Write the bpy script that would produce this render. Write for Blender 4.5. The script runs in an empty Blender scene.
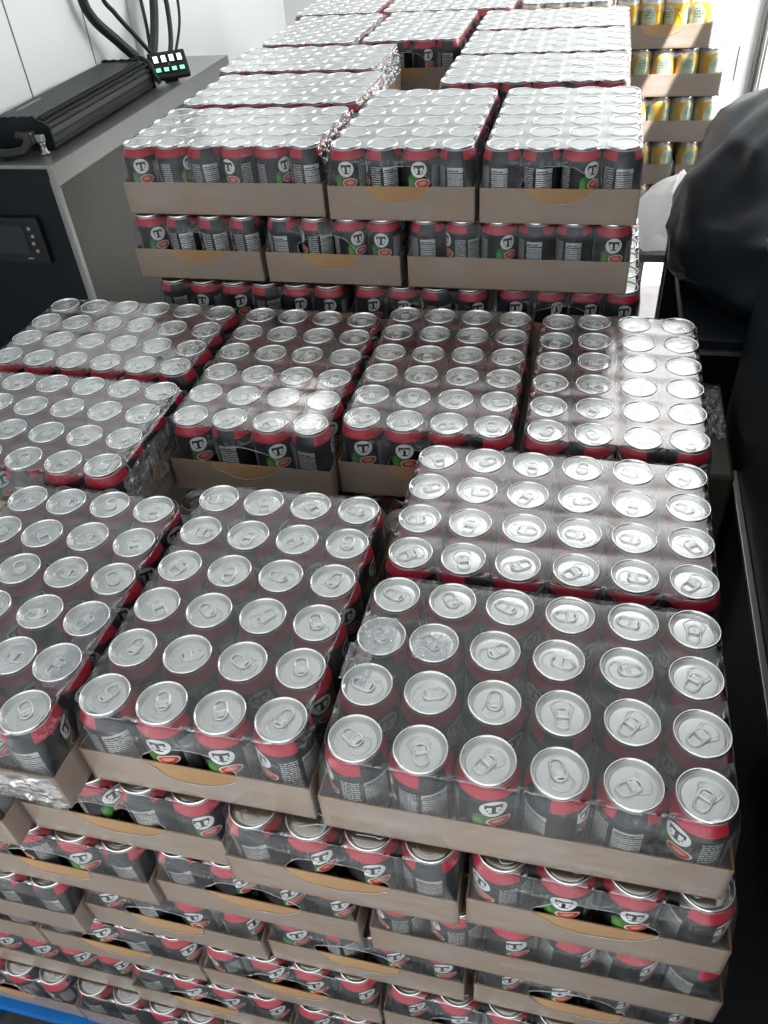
import bpy, bmesh, math, random
from mathutils import Vector, Matrix, noise
random.seed(7)
C = bpy.context.scene.collection
SC = bpy.context.scene
PI = math.pi
Z0 = 1.034                      # height of the front lids above the floor

# ------------------------------------------------------------------ camera
cam = bpy.data.cameras.new('camera'); camo = bpy.data.objects.new('camera', cam); C.objects.link(camo)
cam.sensor_fit = 'VERTICAL'; cam.sensor_height = 36.0; cam.lens = 799.47 * 36 / 1024; cam.clip_start = .02
yaw, pit, rol = 0.286215, 0.709079, -0.0899684
fw = Vector((-math.sin(yaw)*math.cos(pit), math.cos(yaw)*math.cos(pit), -math.sin(pit)))
rt0 = Vector((math.cos(yaw), math.sin(yaw), 0)); up0 = rt0.cross(fw)
rt = rt0*math.cos(rol) + up0*math.sin(rol); up = -rt0*math.sin(rol) + up0*math.cos(rol)
m = Matrix((rt, up, -fw)).transposed().to_4x4(); m.translation = (0.1215, -0.5384, 0.6828 + Z0)
camo.matrix_world = m
SC.camera = camo

# ------------------------------------------------------------------ light
SC.view_settings.view_transform = 'Standard'; SC.view_settings.look = 'None'
SC.view_settings.gamma = 1.0; SC.view_settings.use_curve_mapping = False
SC.view_settings.exposure = -0.12
SC.cycles.transparent_max_bounces = 24
w = bpy.data.worlds.new('sky'); SC.world = w; w.use_nodes = True
w.node_tree.nodes['Background'].inputs[0].default_value = (.86, .94, 1, 1)
w.node_tree.nodes['Background'].inputs[1].default_value = 1.0
def area(name, loc, target, sx, sy, energy, col=(1, 1, 1)):
    l = bpy.data.lights.new(name, 'AREA'); l.shape = 'RECTANGLE'; l.size = sx; l.size_y = sy; l.energy = energy; l.color = col
    o = bpy.data.objects.new(name, l); C.objects.link(o); o.location = loc
    o.rotation_euler = (Vector(target) - Vector(loc)).to_track_quat('-Z', 'Y').to_euler(); return o
area('rear_door_daylight', (-.1, -1.42, 1.15), (-.1, 1.2, 1.95), 2.1, 2.0, 15.5, (.96, .98, 1))
area('side_door_daylight', (1.12, 2.35, 1.45), (-.6, 2.1, 1.1), 1.2, 1.6, 52, (.97, .99, 1))
sun = bpy.data.lights.new('sun', 'SUN'); sun.energy = 42; sun.angle = .009; sun.color = (1, .97, .92)
so = bpy.data.objects.new('sun', sun); C.objects.link(so)
so.rotation_euler = Vector((-.40, .35, -1)).to_track_quat('-Z', 'Y').to_euler()

# ------------------------------------------------------------------ helpers
def link(name, me, parent=None, mats=None):
    o = bpy.data.objects.new(name, me); C.objects.link(o)
    if parent is not None: o.parent = parent
    if mats:
        me.materials.clear()
        for x in (mats if isinstance(mats, (list, tuple)) else [mats]): me.materials.append(x)
    return o
def tag(o, label, cat, group=None, kind=None):
    o['label'] = label; o['category'] = cat
    if group: o['group'] = group
    if kind: o['kind'] = kind
    return o
def empty(name, loc, rz=0):
    o = bpy.data.objects.new(name, None); C.objects.link(o); o.location = loc; o.rotation_euler = (0, 0, rz); o.empty_display_size = .05; return o
class MB:
    def __init__(self): self.bm = bmesh.new()
    def box(self, x0, x1, y0, y1, z0, z1, mat=0):
        v = [self.bm.verts.new((x, y, z)) for z in (z0, z1) for y in (y0, y1) for x in (x0, x1)]
        for f in ((0,2,3,1),(4,5,7,6),(0,1,5,4),(2,6,7,3),(0,4,6,2),(1,3,7,5)):
            self.bm.faces.new([v[i] for i in f]).material_index = mat
        return self
    def tube(self, pts, r, n=10, mat=0, closed=False, caps=True):
        pts = [Vector(p) for p in pts]; N = len(pts); rings = []
        rr = r if isinstance(r, (list, tuple)) else [r]*N
        prev = None
        for i, p in enumerate(pts):
            if closed: t = (pts[(i+1) % N] - pts[i-1]).normalized()
            else: t = (pts[min(i+1, N-1)] - pts[max(i-1, 0)]).normalized()
            if prev is None:
                a = Vector((0, 0, 1)) if abs(t.z) < .9 else Vector((1, 0, 0))
                u = t.cross(a).normalized()
            else: u = (prev - t*prev.dot(t)).normalized()
            prev = u; q = t.cross(u)
            rings.append([self.bm.verts.new(p + (u*math.cos(2*PI*k/n) + q*math.sin(2*PI*k/n))*rr[i]) for k in range(n)])
        for i in range(N if closed else N-1):
            A, B = rings[i], rings[(i+1) % N]
            for k in range(n):
                f = self.bm.faces.new((A[k], A[(k+1) % n], B[(k+1) % n], B[k])); f.material_index = mat; f.smooth = True
        if caps and not closed:
            self.bm.faces.new(rings[0][::-1]).material_index = mat; self.bm.faces.new(rings[-1]).material_index = mat
        return self
    def lathe(self, prof, n=32, mat=0, cx=0, cy=0):
        rings = []
        for r, z in prof:
            if r < 1e-6: rings.append([self.bm.verts.new((cx, cy, z))])
            else: rings.append([self.bm.verts.new((cx + r*math.cos(2*PI*k/n), cy + r*math.sin(2*PI*k/n), z)) for k in range(n)])
        for A, B in zip(rings, rings[1:]):
            for k in range(n):
                k2 = (k+1) % n
                if len(A) == 1 and len(B) == 1: continue
                if len(A) == 1: vs = (A[0], B[k2], B[k])
                elif len(B) == 1: vs = (A[k], A[k2], B[0])
                else: vs = (A[k], A[k2], B[k2], B[k])
                f = self.bm.faces.new(vs); f.material_index = mat; f.smooth = True
        return self
    def mesh(self, name, bevel=0, mats=None, smooth=False):
        if bevel:
            bmesh.ops.bevel(self.bm, geom=[e for e in self.bm.edges if e.calc_length() > bevel*2.2], offset=bevel, segments=2, affect='EDGES', profile=.6, clamp_overlap=True)
        bmesh.ops.recalc_face_normals(self.bm, faces=self.bm.faces)
        me = bpy.data.meshes.new(name); self.bm.to_mesh(me); self.bm.free()
        if smooth:
            for p in me.polygons: p.use_smooth = True
        for x in (mats or []): me.materials.append(x)
        return me
def text_mesh(s, size, extrude=.0003, align='CENTER'):
    cu = bpy.data.curves.new('t', 'FONT'); cu.body = s; cu.size = size; cu.extrude = extrude; cu.align_x = align; cu.align_y = 'CENTER'
    o = bpy.data.objects.new('t', cu); C.objects.link(o); bpy.context.view_layer.update()
    me = bpy.data.meshes.new_from_object(o.evaluated_get(bpy.context.evaluated_depsgraph_get()))
    bpy.data.objects.remove(o); bpy.data.curves.remove(cu); return me

# ------------------------------------------------------------------ materials
class NT:
    def __init__(self, name):
        self.m = bpy.data.materials.new(name); self.m.use_nodes = True; self.t = self.m.node_tree
        self.t.nodes.clear(); self.out = self.t.nodes.new('ShaderNodeOutputMaterial')
    def n(self, ty, **kw):
        x = self.t.nodes.new(ty)
        for k, v in kw.items(): setattr(x, k, v)
        return x
    def set(self, sock, v):
        if hasattr(v, 'is_output'): self.t.links.new(v, sock)
        else: sock.default_value = v
    def math(self, op, a, b=0.0, c=None, clamp=False):
        x = self.n('ShaderNodeMath', operation=op, use_clamp=clamp); self.set(x.inputs[0], a); self.set(x.inputs[1], b)
        if c is not None: self.set(x.inputs[2], c)
        return x.outputs[0]
    def mix(self, f, a, b):
        x = self.n('ShaderNodeMix', data_type='RGBA'); self.set(x.inputs[0], f)
        self.set(x.inputs[6], a if hasattr(a, 'is_output') else (*a, 1)); self.set(x.inputs[7], b if hasattr(b, 'is_output') else (*b, 1)); return x.outputs[2]
    def noise(self, vec, scale, detail=3, rough=.5, dist=0):
        x = self.n('ShaderNodeTexNoise'); x.inputs['Scale'].default_value = scale; x.inputs['Detail'].default_value = detail
        x.inputs['Roughness'].default_value = rough; x.inputs['Distortion'].default_value = dist
        if vec is not None: self.set(x.inputs['Vector'], vec)
        return x.outputs[0]
    def obj(self): return self.n('ShaderNodeTexCoord').outputs['Object']
    def scale(self, vec, s):
        x = self.n('ShaderNodeVectorMath', operation='MULTIPLY'); self.set(x.inputs[0], vec); x.inputs[1].default_value = s; return x.outputs[0]
    def rng(self, v, a, b, c=0., d=1.):
        x = self.n('ShaderNodeMapRange', clamp=True); self.set(x.inputs[0], v)
        for i, q in enumerate((a, b, c, d)): self.set(x.inputs[1+i], q)
        return x.outputs[0]
    def bump(self, h, strength=.3, dist=.002):
        x = self.n('ShaderNodeBump'); x.inputs['Strength'].default_value = strength; x.inputs['Distance'].default_value = dist; self.set(x.inputs['Height'], h); return x.outputs[0]
    def pbr(self, col, rough=.5, metal=0., spec=.5, normal=None, coat=0, emit=None, es=0):
        b = self.n('ShaderNodeBsdfPrincipled')
        self.set(b.inputs['Base Color'], col if hasattr(col, 'is_output') else (*col, 1))
        self.set(b.inputs['Roughness'], rough); self.set(b.inputs['Metallic'], metal); b.inputs['Specular IOR Level'].default_value = spec
        b.inputs['Coat Weight'].default_value = coat
        if normal is not None: self.set(b.inputs['Normal'], normal)
        if emit is not None: b.inputs['Emission Color'].default_value = (*emit, 1); b.inputs['Emission Strength'].default_value = es
        self.t.links.new(b.outputs[0], self.out.inputs[0]); return self.m
def simple(name, col, rough=.5, metal=0., spec=.5, var=.12, scale=30, bump=0., emit=None, es=0, coat=0):
    t = NT(name); v = t.obj(); nz = t.noise(v, scale, 4)
    c = t.mix(nz, [x*(1-var) for x in col], [min(1, x*(1+var)) for x in col])
    return t.pbr(c, rough, metal, spec, t.bump(t.noise(v, scale*4, 3), bump) if bump else None, coat, emit, es)
M = {}
M['steel'] = simple('steel', (.30, .30, .29), .32, .9, var=.08, scale=8)
M['stainless'] = simple('stainless', (.085, .08, .073), .36, .6, var=.25, scale=5)
M['alu_lid'] = simple('alu_lid', (.86, .86, .84), .22, 1.0, var=.04, scale=60)
M['alu_tab'] = simple('alu_tab', (.95, .95, .93), .30, 1.0, var=.04, scale=60)
M['black_panel'] = simple('black_panel', (.005, .008, .011), .45, 0, .22, var=.2, scale=12)
M['black_matte'] = simple('black_matte', (.010, .011, .012), .55, 0, .3)
M['black_gloss'] = simple('black_gloss', (.006, .007, .008), .15, 0, .5)
M['heat_sink'] = simple('heat_sink', (.035, .036, .037), .38, .6, var=.1)
M['rubber'] = simple('rubber', (.012, .012, .012), .5, 0, .4)
M['white_wall'] = simple('white_wall', (.70, .72, .72), .35, 0, .4, var=.03, scale=3)
M['white_metal'] = simple('white_metal', (.72, .72, .70), .35, .1)
M['ceiling'] = simple('ceiling', (.86, .86, .85), .6, 0, .3, var=.03)
M['floor'] = simple('floor', (.05, .05, .052), .6, 0, .3, var=.3, scale=18, bump=.3)
M['blue_paint'] = simple('blue_paint', (.0, .12, .42), .5, 0, .3, var=.35, scale=14, bump=.3)
M['lamp'] = simple('lamp', (.9, .9, .9), .5, emit=(1, .98, .95), es=3.1)
M['lamp_soft'] = simple('lamp_soft', (.9, .9, .9), .5, emit=(1, .98, .95), es=2.6)
M['lamp_spot'] = simple('lamp_spot', (.9, .9, .9), .5, emit=(1, .98, .95), es=12)
M['green_led'] = simple('green_led', (.1, .6, .3), .4, emit=(.25, 1, .5), es=1.6)
M['white_led'] = simple('white_led', (.6, .8, .7), .4, emit=(.7, 1, .8), es=1.3)
M['red_plastic'] = simple('red_plastic', (.5, .02, .02), .4)
M['screen'] = simple('screen', (.012, .018, .024), .12, 0, .5)
M['grey_print'] = simple('grey_print', (.25, .26, .27), .5)
M['seam'] = simple('seam', (.12, .12, .12), .6)
M['olive'] = simple('olive', (.028, .026, .015), .4)

def card():
    t = NT('cardboard'); v = t.obj()
    f = t.noise(t.scale(v, (60, 60, 400)), 1.0, 4, .6); g = t.noise(v, 9, 3)
    c = t.mix(f, (.31, .185, .09), (.40, .245, .125)); c = t.mix(t.rng(g, .35, .75), c, (.28, .165, .08))
    return t.pbr(c, .75, 0, .25, t.bump(f, .15, .001))
M['cardboard'] = card()

def print_mat(name, yellow=False):
    t = NT(name); uv = t.n('ShaderNodeTexCoord').outputs['UV']; s = t.n('ShaderNodeSeparateXYZ'); t.set(s.inputs[0], uv)
    U, V = s.outputs[0], s.outputs[1]          # metres round the can from the front seam, metres up the can
    def band(x, a, b): return t.math('MULTIPLY', t.math('GREATER_THAN', x, a), t.math('LESS_THAN', x, b))
    def box(a, b, c, d): return t.math('MULTIPLY', band(U, a, b), band(V, c, d))
    def ell(cx, cy, rx, ry):
        a = t.math('DIVIDE', t.math('SUBTRACT', U, cx), rx); b = t.math('DIVIDE', t.math('SUBTRACT', V, cy), ry)
        return t.math('LESS_THAN', t.math('ADD', t.math('MULTIPLY', a, a), t.math('MULTIPLY', b, b)), 1.0)
    def text(rows, cols, seed, thr=.5):
        rw = t.math('FRACT', t.math('MULTIPLY', V, rows)); line = t.math('LESS_THAN', rw, .55)
        cx = t.n('ShaderNodeCombineXYZ'); t.set(cx.inputs[0], t.math('MULTIPLY', U, cols)); t.set(cx.inputs[1], t.math('FLOOR', t.math('MULTIPLY', V, rows))); cx.inputs[2].default_value = seed
        return t.math('MULTIPLY', line, t.math('GREATER_THAN', t.noise(cx.outputs[0], 1.0, 2), thr))
    OR = lambda *a: a[0] if len(a) == 1 else t.math('MAXIMUM', a[0], OR(*a[1:]))
    nz = t.noise(uv, 220, 2)
    if yellow:
        c = t.mix(nz, (.62, .34, .015), (.74, .43, .03))
        for k in range(3):
            x = -.062 + k*.069
            c = t.mix(ell(x, .070, .022, .036), c, (.52, .60, .44))
            c = t.mix(t.math('MULTIPLY', ell(x, .084, .018, .012), text(150, 260, 3+k)), c, (.06, .13, .07))
            c = t.mix(ell(x+.004, .040, .014, .012), c, (.60, .05, .02))
            c = t.mix(ell(x-.009, .040, .008, .009), c, (.75, .30, .02))
        c = t.mix(t.math('GREATER_THAN', V, .109), c, (.6, .6, .58))
        return t.pbr(c, .3, .35, .5)
    c = t.mix(nz, (.006, .007, .009), (.012, .013, .016))
    # red shoulder band, broken over the ingredients panel
    red = t.math('MULTIPLY', t.math('GREATER_THAN', V, .1018), t.math('SUBTRACT', 1.0, box(.047, .080, .05, .2)))
    c = t.mix(red, c, (.42, .010, .030))
    c = t.mix(t.math('MULTIPLY', t.math('GREATER_THAN', V, .1155), .8), c, (.5, .5, .5))
    for ox in (0.0, -.0865):
        # fruit: a green leaf, a dark red slice with a pale rim
        c = t.mix(ell(ox-.011, .068, .011, .010), c, (.04, .13, .035)); c = t.mix(ell(ox-.016, .060, .005, .011), c, (.09, .21, .05))
        c = t.mix(ell(ox+.006, .063, .0135, .0080), c, (.52, .48, .44)); c = t.mix(ell(ox+.006, .063, .0117, .0064), c, (.42, .035, .03))
        c = t.mix(ell(ox+.006, .0635, .007, .0033), c, (.52, .20, .13))
        # round badge with a serif T
        c = t.mix(ell(ox, .0865, .0150, .0140), c, (.02, .02, .02)); c = t.mix(ell(ox, .0865, .0143, .0133), c, (.62, .62, .60))
        T = OR(box(ox-.0093, ox+.0093, .0900, .0940), box(ox-.0021, ox+.0021, .0790, .0935), box(ox-.0093, ox-.0070, .0868, .0940), box(ox+.0070, ox+.0093, .0868, .0940), box(ox-.0050, ox+.0050, .0784, .0803))
        c = t.mix(T, c, (.012, .012, .012)); c = t.mix(OR(ell(ox-.0066, .0836, .0012, .0012), ell(ox+.0066, .0836, .0012, .0012)), c, (.012, .012, .012))
        c = t.mix(t.math('MULTIPLY', box(ox-.013, ox+.015, .030, .046), text(160, 300, 9, .52)), c, (.34, .34, .33))
    # silver nutrition panel with rows of small print
    pan = box(.049, .078, .022, .090)
    c = t.mix(pan, c, (.50, .51, .50))
    c = t.mix(t.math('MULTIPLY', pan, t.math('MULTIPLY', band(V, .026, .0815), text(290, 650, 1, .47))), c, (.03, .03, .03))
    c = t.mix(t.math('MULTIPLY', pan, OR(band(V, .0805, .0817), band(V, .0695, .0707), band(V, .0585, .0592), band(V, .041, .0416))), c, (.015, .015, .015))
    c = t.mix(t.math('MULTIPLY', pan, box(.0505, .0705, .0832, .0882)), c, t.mix(text(170, 800, 4, .45), (.5, .51, .5), (.012, .012, .012)))
    # grey lines of text beside it
    c = t.mix(t.math('MULTIPLY', OR(box(.024, .044, .024, .092), box(-.060, -.040, .03, .092)), text(260, 520, 6, .46)), c, (.38, .38, .37))
    met = t.math('MULTIPLY', pan, .5)
    return t.pbr(c, .32, met, .32)
M['can_print'] = print_mat('can_print'); M['yellow_print'] = print_mat('yellow_print', True)

def film_mat(name, haze, hazevar, gl, rough=.16, white=.75, streak=.2, bstr=.28, base=.07, tint=.90, gap=None):
    t = NT(name); v = t.obj()
    s1 = t.noise(t.scale(v, (14, 14, 40)), 1.0, 5, .62, .6); s2 = t.noise(t.scale(v, (55, 30, 30)), 1.0, 3, .6, 1.5)
    bmp = t.bump(t.math('ADD', s1, t.math('MULTIPLY', s2, .35)), bstr, .004)
    ridge = t.rng(t.math('ABSOLUTE', t.math('SUBTRACT', s2, .5)), 0., .025, 1., 0.)
    mask = t.rng(s1, .52, .70)
    hz = t.math('ADD', t.rng(s1, .3, .7, haze - hazevar, haze + hazevar), t.math('MULTIPLY', t.math('MULTIPLY', ridge, mask), streak), clamp=True)
    tr = t.n('ShaderNodeBsdfTransparent'); tr.inputs[0].default_value = (tint*.99, tint, tint*1.015, 1)
    if gap is not None:     # cloudy between the cans, gap shade put into its tint; clear over lids
        at = t.n('ShaderNodeAttribute'); at.attribute_name = 'lid_distance'; g = t.rng(at.outputs['Fac'], .0262, .0292)
        t.set(tr.inputs[0], t.mix(g, (.94, .95, .96), (gap*.97, gap, gap*1.02)))
        hz = t.math('MULTIPLY', hz, t.rng(g, 0., 1., .4, 1.3))
    df = t.n('ShaderNodeBsdfDiffuse'); df.inputs[0].default_value = (white*.94, white, white*1.03, 1); t.set(df.inputs['Normal'], bmp)
    gs = t.n('ShaderNodeBsdfGlossy'); gs.inputs['Roughness'].default_value = rough; t.set(gs.inputs['Normal'], bmp)
    lw = t.n('ShaderNodeLayerWeight'); lw.inputs[0].default_value = .5; t.set(lw.inputs['Normal'], bmp)
    fr = t.math('ADD', t.math('MULTIPLY', t.math('POWER', lw.outputs['Facing'], 2.7), 1.55), base)
    fr = t.math('MULTIPLY', fr, gl, clamp=True)
    m1 = t.n('ShaderNodeMixShader'); t.set(m1.inputs[0], hz); t.t.links.new(tr.outputs[0], m1.inputs[1]); t.t.links.new(df.outputs[0], m1.inputs[2])
    m2 = t.n('ShaderNodeMixShader'); t.set(m2.inputs[0], fr); t.t.links.new(m1.outputs[0], m2.inputs[1]); t.t.links.new(gs.outputs[0], m2.inputs[2])
    t.t.links.new(m2.outputs[0], t.out.inputs[0]); return t.m
M['film'] = film_mat('shrink_film', .022, .018, 1.0, .19, bstr=.05, streak=.07, base=.07, gap=.60)
M['film_side'] = film_mat('film_side', .022, .02, .36, .24, bstr=.30, streak=.42)
M['film_card'] = film_mat('film_card', .22, .08, .42, .24, white=.52)
M['film_lip'] = film_mat('film_lip', .25, .2, 1.2, .2)
M['crumple'] = film_mat('crumpled_film', .14, .10, 1.2, .12, streak=.8, bstr=.6)

def bag_mat(name, col, rough):
    t = NT(name); v = t.obj(); s = t.noise(v, 7, 2, .5, .6); q = t.noise(t.scale(v, (16, 16, 6)), 1.0, 1, .5, .5)
    return t.pbr(t.mix(s, [x*.8 for x in col], col), rough, 0, .5, t.bump(t.math('ADD', s, t.math('MULTIPLY', q, .5)), .55, .012))
M['black_bag'] = bag_mat('black_bag', (.014, .019, .024), .33)
M['white_bag'] = bag_mat('white_bag', (.86, .86, .86), .35)
def translucent(m, f):
    t = m.node_tree; b = [n for n in t.nodes if n.type == 'BSDF_PRINCIPLED'][0]; o = [n for n in t.nodes if n.type == 'OUTPUT_MATERIAL'][0]
    tl = t.nodes.new('ShaderNodeBsdfTranslucent'); tl.inputs[0].default_value = (.9, .9, .9, 1); mx = t.nodes.new('ShaderNodeMixShader'); mx.inputs[0].default_value = f
    t.links.new(b.outputs[0], mx.inputs[1]); t.links.new(tl.outputs[0], mx.inputs[2]); t.links.new(mx.outputs[0], o.inputs[0])
translucent(M['white_bag'], .5)
OFFS = {
 'R1': [[(-163, -99), (-97, -99), (-31, -99), (36, -100), (103, -100), (167, -99)], [(-167, -33), (-100, -32), (-33, -32), (35, -33), (102, -32), (167, -33)], [(-167, 33), (-108, 34), (-41, 34), (27, 33), (96, 34), (165, 34)], [(-164, 98), (-98, 99), (-32, 100), (35, 99), (103, 100), (167, 100)]],
 'R2': [[(-166, -100), (-100, -100), (-34, -100), (34, -99), (101, -98), (167, -97)], [(-167, -35), (-101, -34), (-33, -34), (35, -33), (101, -32), (167, -31)], [(-167, 31), (-102, 32), (-35, 32), (32, 33), (100, 34), (167, 36)], [(-166, 97), (-100, 98), (-34, 98), (33, 99), (100, 100), (167, 100)]],
 'M1': [[(-98, -167), (-32, -166), (34, -166), (100, -163)], [(-98, -102), (-32, -100), (34, -99), (100, -97)], [(-99, -35), (-33, -34), (33, -32), (99, -31)], [(-99, 31), (-33, 32), (33, 34), (99, 36)], [(-99, 97), (-33, 98), (33, 100), (99, 102)], [(-100, 163), (-35, 164), (31, 166), (97, 167)]],
 'L1': [[(-98, -167), (-32, -167), (34, -167), (100, -163)], [(-98, -102), (-32, -100), (42, -97), (100, -97)], [(-99, -36), (-32, -34), (37, -30), (100, -31)], [(-98, 30), (-32, 32), (34, 36), (100, 35)], [(-100, 96), (-38, 98), (28, 102), (96, 101)], [(-100, 162), (-40, 164), (26, 167), (92, 167)]],
 'L2': [[(-167, -100), (-100, -100), (-34, -100), (36, -100), (102, -100), (167, -100)], [(-167, -33), (-100, -33), (-32, -34), (35, -34), (101, -34), (167, -32)], [(-167, 34), (-100, 33), (-34, 32), (32, 34), (99, 33), (165, 34)], [(-167, 100), (-100, 99), (-34, 100), (33, 100), (99, 100), (166, 100)]],
 'L3': [[(-166, -98), (-100, -99), (-34, -100), (32, -100), (99, -100), (165, -100)], [(-166, -32), (-100, -32), (-34, -32), (32, -33), (99, -35), (166, -36)], [(-166, 34), (-100, 34), (-34, 35), (32, 36), (100, 31), (167, 31)], [(-164, 100), (-98, 100), (-32, 100), (34, 100), (100, 99), (167, 97)]],
 'M2': [[(-96, -167), (-30, -167), (36, -167), (100, -166)], [(-98, -102), (-32, -102), (35, -100), (100, -100)], [(-98, -35), (-32, -36), (35, -34), (100, -34)], [(-100, 33), (-33, 33), (33, 34), (100, 34)], [(-100, 100), (-35, 101), (32, 101), (99, 102)], [(-100, 167), (-36, 167), (30, 167), (96, 167)]],
 'M3': [[(-97, -167), (-31, -167), (35, -166), (100, -165)], [(-98, -102), (-32, -104), (34, -100), (100, -99)], [(-98, -36), (-32, -35), (34, -33), (100, -32)], [(-99, 30), (-33, 31), (33, 34), (99, 35)], [(-100, 99), (-34, 100), (32, 101), (98, 102)], [(-100, 166), (-36, 167), (30, 167), (97, 167)]],
 'R3': [[(-96, -167), (-30, -167), (38, -167), (100, -165)], [(-98, -104), (-31, -101), (36, -101), (100, -99)], [(-100, -38), (-34, -34), (33, -33), (100, -31)], [(-100, 30), (-35, 35), (35, 36), (100, 35)], [(-100, 96), (-37, 101), (33, 102), (100, 104)], [(-100, 163), (-40, 167), (27, 167), (97, 167)]],
}
# ------------------------------------------------------------------ can meshes
PIT = .0665
BODY = [(0, .010), (.014, .008), (.0215, .004), (.0240, .0006), (.0258, .0004), (.0300, .0065), (.0321, .0105), (.0325, .0145), (.0325, .030), (.0325, .050), (.0325, .070), (.0325, .0900),
        (.0325, .0975), (.0321, .1010), (.0310, .1052), (.0294, .1096), (.0276, .1140), (.0265, .1160), (.0264, .1172)]
LID = [(.0264, .1172), (.0272, .1178), (.0274, .1190), (.0274, .1210), (.0270, .1219), (.0262, .1220), (.0256, .1214), (.0251, .1180), (.0244, .1145), (.0240, .1130), (.0233, .1126), (.0227, .1132), (.0223, .1155), (.0217, .1161), (.0208, .1163), (.011, .1163), (0, .1163)]
def add_uv(me):
    uv = me.uv_layers.new(name='UVMap')
    for p in me.polygons:
        us = []
        for li in p.loop_indices:
            co = me.vertices[me.loops[li].vertex_index].co
            us.append(math.atan2(co.x, -co.y) * .033)
        if max(us) - min(us) > .1: us = [u + .20735 if u < 0 else u for u in us]
        us = [u if u <= .104 + .02 else u for u in us]
        for li, u in zip(p.loop_indices, us):
            co = me.vertices[me.loops[li].vertex_index].co; uv.data[li].uv = (u, co.z)
def body_mesh(mat, n=40, with_lid=False):
    b = MB().lathe(BODY, n)
    if with_lid: b.lathe(LID[1:], n, 1); ridge(b, 1)
    me = b.mesh('can', mats=[mat, M['alu_lid']]) if with_lid else b.mesh('can', mats=[mat])
    add_uv(me); return me
def ridge(b, mat=0):
    # embossed rounded-triangle ridge and the curved score of the mouth
    # rounded triangle: wide round the mouth, narrow behind the tab
    A, ra, B, rb = .0045, .0128, -.0125, .0058; th = math.acos((ra - rb)/(A - B)); pts = []
    for k in range(25): a = -th + 2*th*k/24; pts.append((A + ra*math.cos(a), ra*math.sin(a), .1165))
    for k in range(13): a = th + (2*PI - 2*th)*k/12; pts.append((B + rb*math.cos(a), rb*math.sin(a), .1165))
    b.tube(pts, .0008, 6, mat, closed=True)
    b.tube([(.0105 + .0068*math.cos(a), .0085*math.sin(a), .1164) for a in [PI*(-.8 + 1.6*k/16) for k in range(17)]], .00035, 6, mat)
def lid_mesh():
    b = MB().lathe(LID, 44); ridge(b); return b.mesh('lid', mats=[M['alu_lid']])
def tab_mesh():
    b = MB()
    def stad(hx, r, z, n=10, cx=0):
        return [(cx - hx + r*math.cos(PI/2 + PI*k/n), r*math.sin(PI/2 + PI*k/n), z) for k in range(n+1)] + [(cx + hx + r*math.cos(-PI/2 + PI*k/n), r*math.sin(-PI/2 + PI*k/n), z) for k in range(n+1)]
    z = .1180
    b.tube(stad(.0052, .0068, z, cx=-.0045), .00125, 8, closed=True)            # outer curl of the tab
    b.tube([(-.0030, y*.0062, z + .0002) for y in (-1, -.6, 0, .6, 1)], .0016, 8)   # bar between finger hole and rivet
    b.tube([(.0002 + .0034*math.cos(2*PI*k/14), .0034*math.sin(2*PI*k/14), z) for k in range(14)], .0009, 6, closed=True)
    b.lathe([(.0, z + .0008), (.0017, z + .0007), (.0022, z - .0003), (.0024, .1163)], 14, 0, .0004, 0)
    b.box(-.0016, .0044, -.0052, .0052, z - .0006, z + .0004)
    return b.mesh('pull_tab', mats=[M['alu_tab']])
ME_BODY = body_mesh(M['can_print']); ME_CAN = body_mesh(M['can_print'], 28, True); ME_YEL = body_mesh(M['yellow_print'], 28, True)
ME_LID = lid_mesh(); ME_TAB = tab_mesh()

def heading_mesh():
    me = text_mesh('Nutrition Facts', .0043, .0)
    R = .03268
    for v in me.vertices:
        u = v.co.x*.88 + .0635; zz = v.co.y + .0857; a = u/.033
        v.co = (R*math.sin(a), -R*math.cos(a), zz)
    me.materials.clear(); me.materials.append(M['black_matte']); return me
ME_HEAD = heading_mesh()

# ------------------------------------------------------------------ tray and film of a case
def half(n): return (n-1)/2*PIT + .0330
def tray_mesh(nc, nr):
    hx, hy = half(nc) + .0006, half(nr) + .0006; t = .0016; h = .0600
    b = MB()
    b.box(-hx, hx, -hy, hy, 0, t)
    for s in (-1, 1):
        b.box(min(s*hx, s*(hx-t)), max(s*hx, s*(hx-t)), -hy + t, hy - t, t, h)
        b.box(-hx, hx, min(s*hy, s*(hy-t)), max(s*hy, s*(hy-t)), t, h)
        for q in (-1, 1):   # corner flaps folded round inside the ends
            b.box(min(q*(hx-t), q*(hx-.034)), max(q*(hx-t), q*(hx-.034)), min(s*(hy-t), s*(hy-2*t)), max(s*(hy-t), s*(hy-2*t)), t, h*.96)
    me = b.mesh('tray', bevel=.0004, mats=[M['cardboard']]); return me
def roundrect(x, y, hx, hy, rc):
    ix, iy = hx - rc, hy - rc
    qx, qy = max(-ix, min(ix, x)), max(-iy, min(iy, y)); dx, dy = x - qx, y - qy; L = math.hypot(dx, dy)
    if L < 1e-9: return x, y
    return qx + dx/L*rc, qy + dy/L*rc
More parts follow.
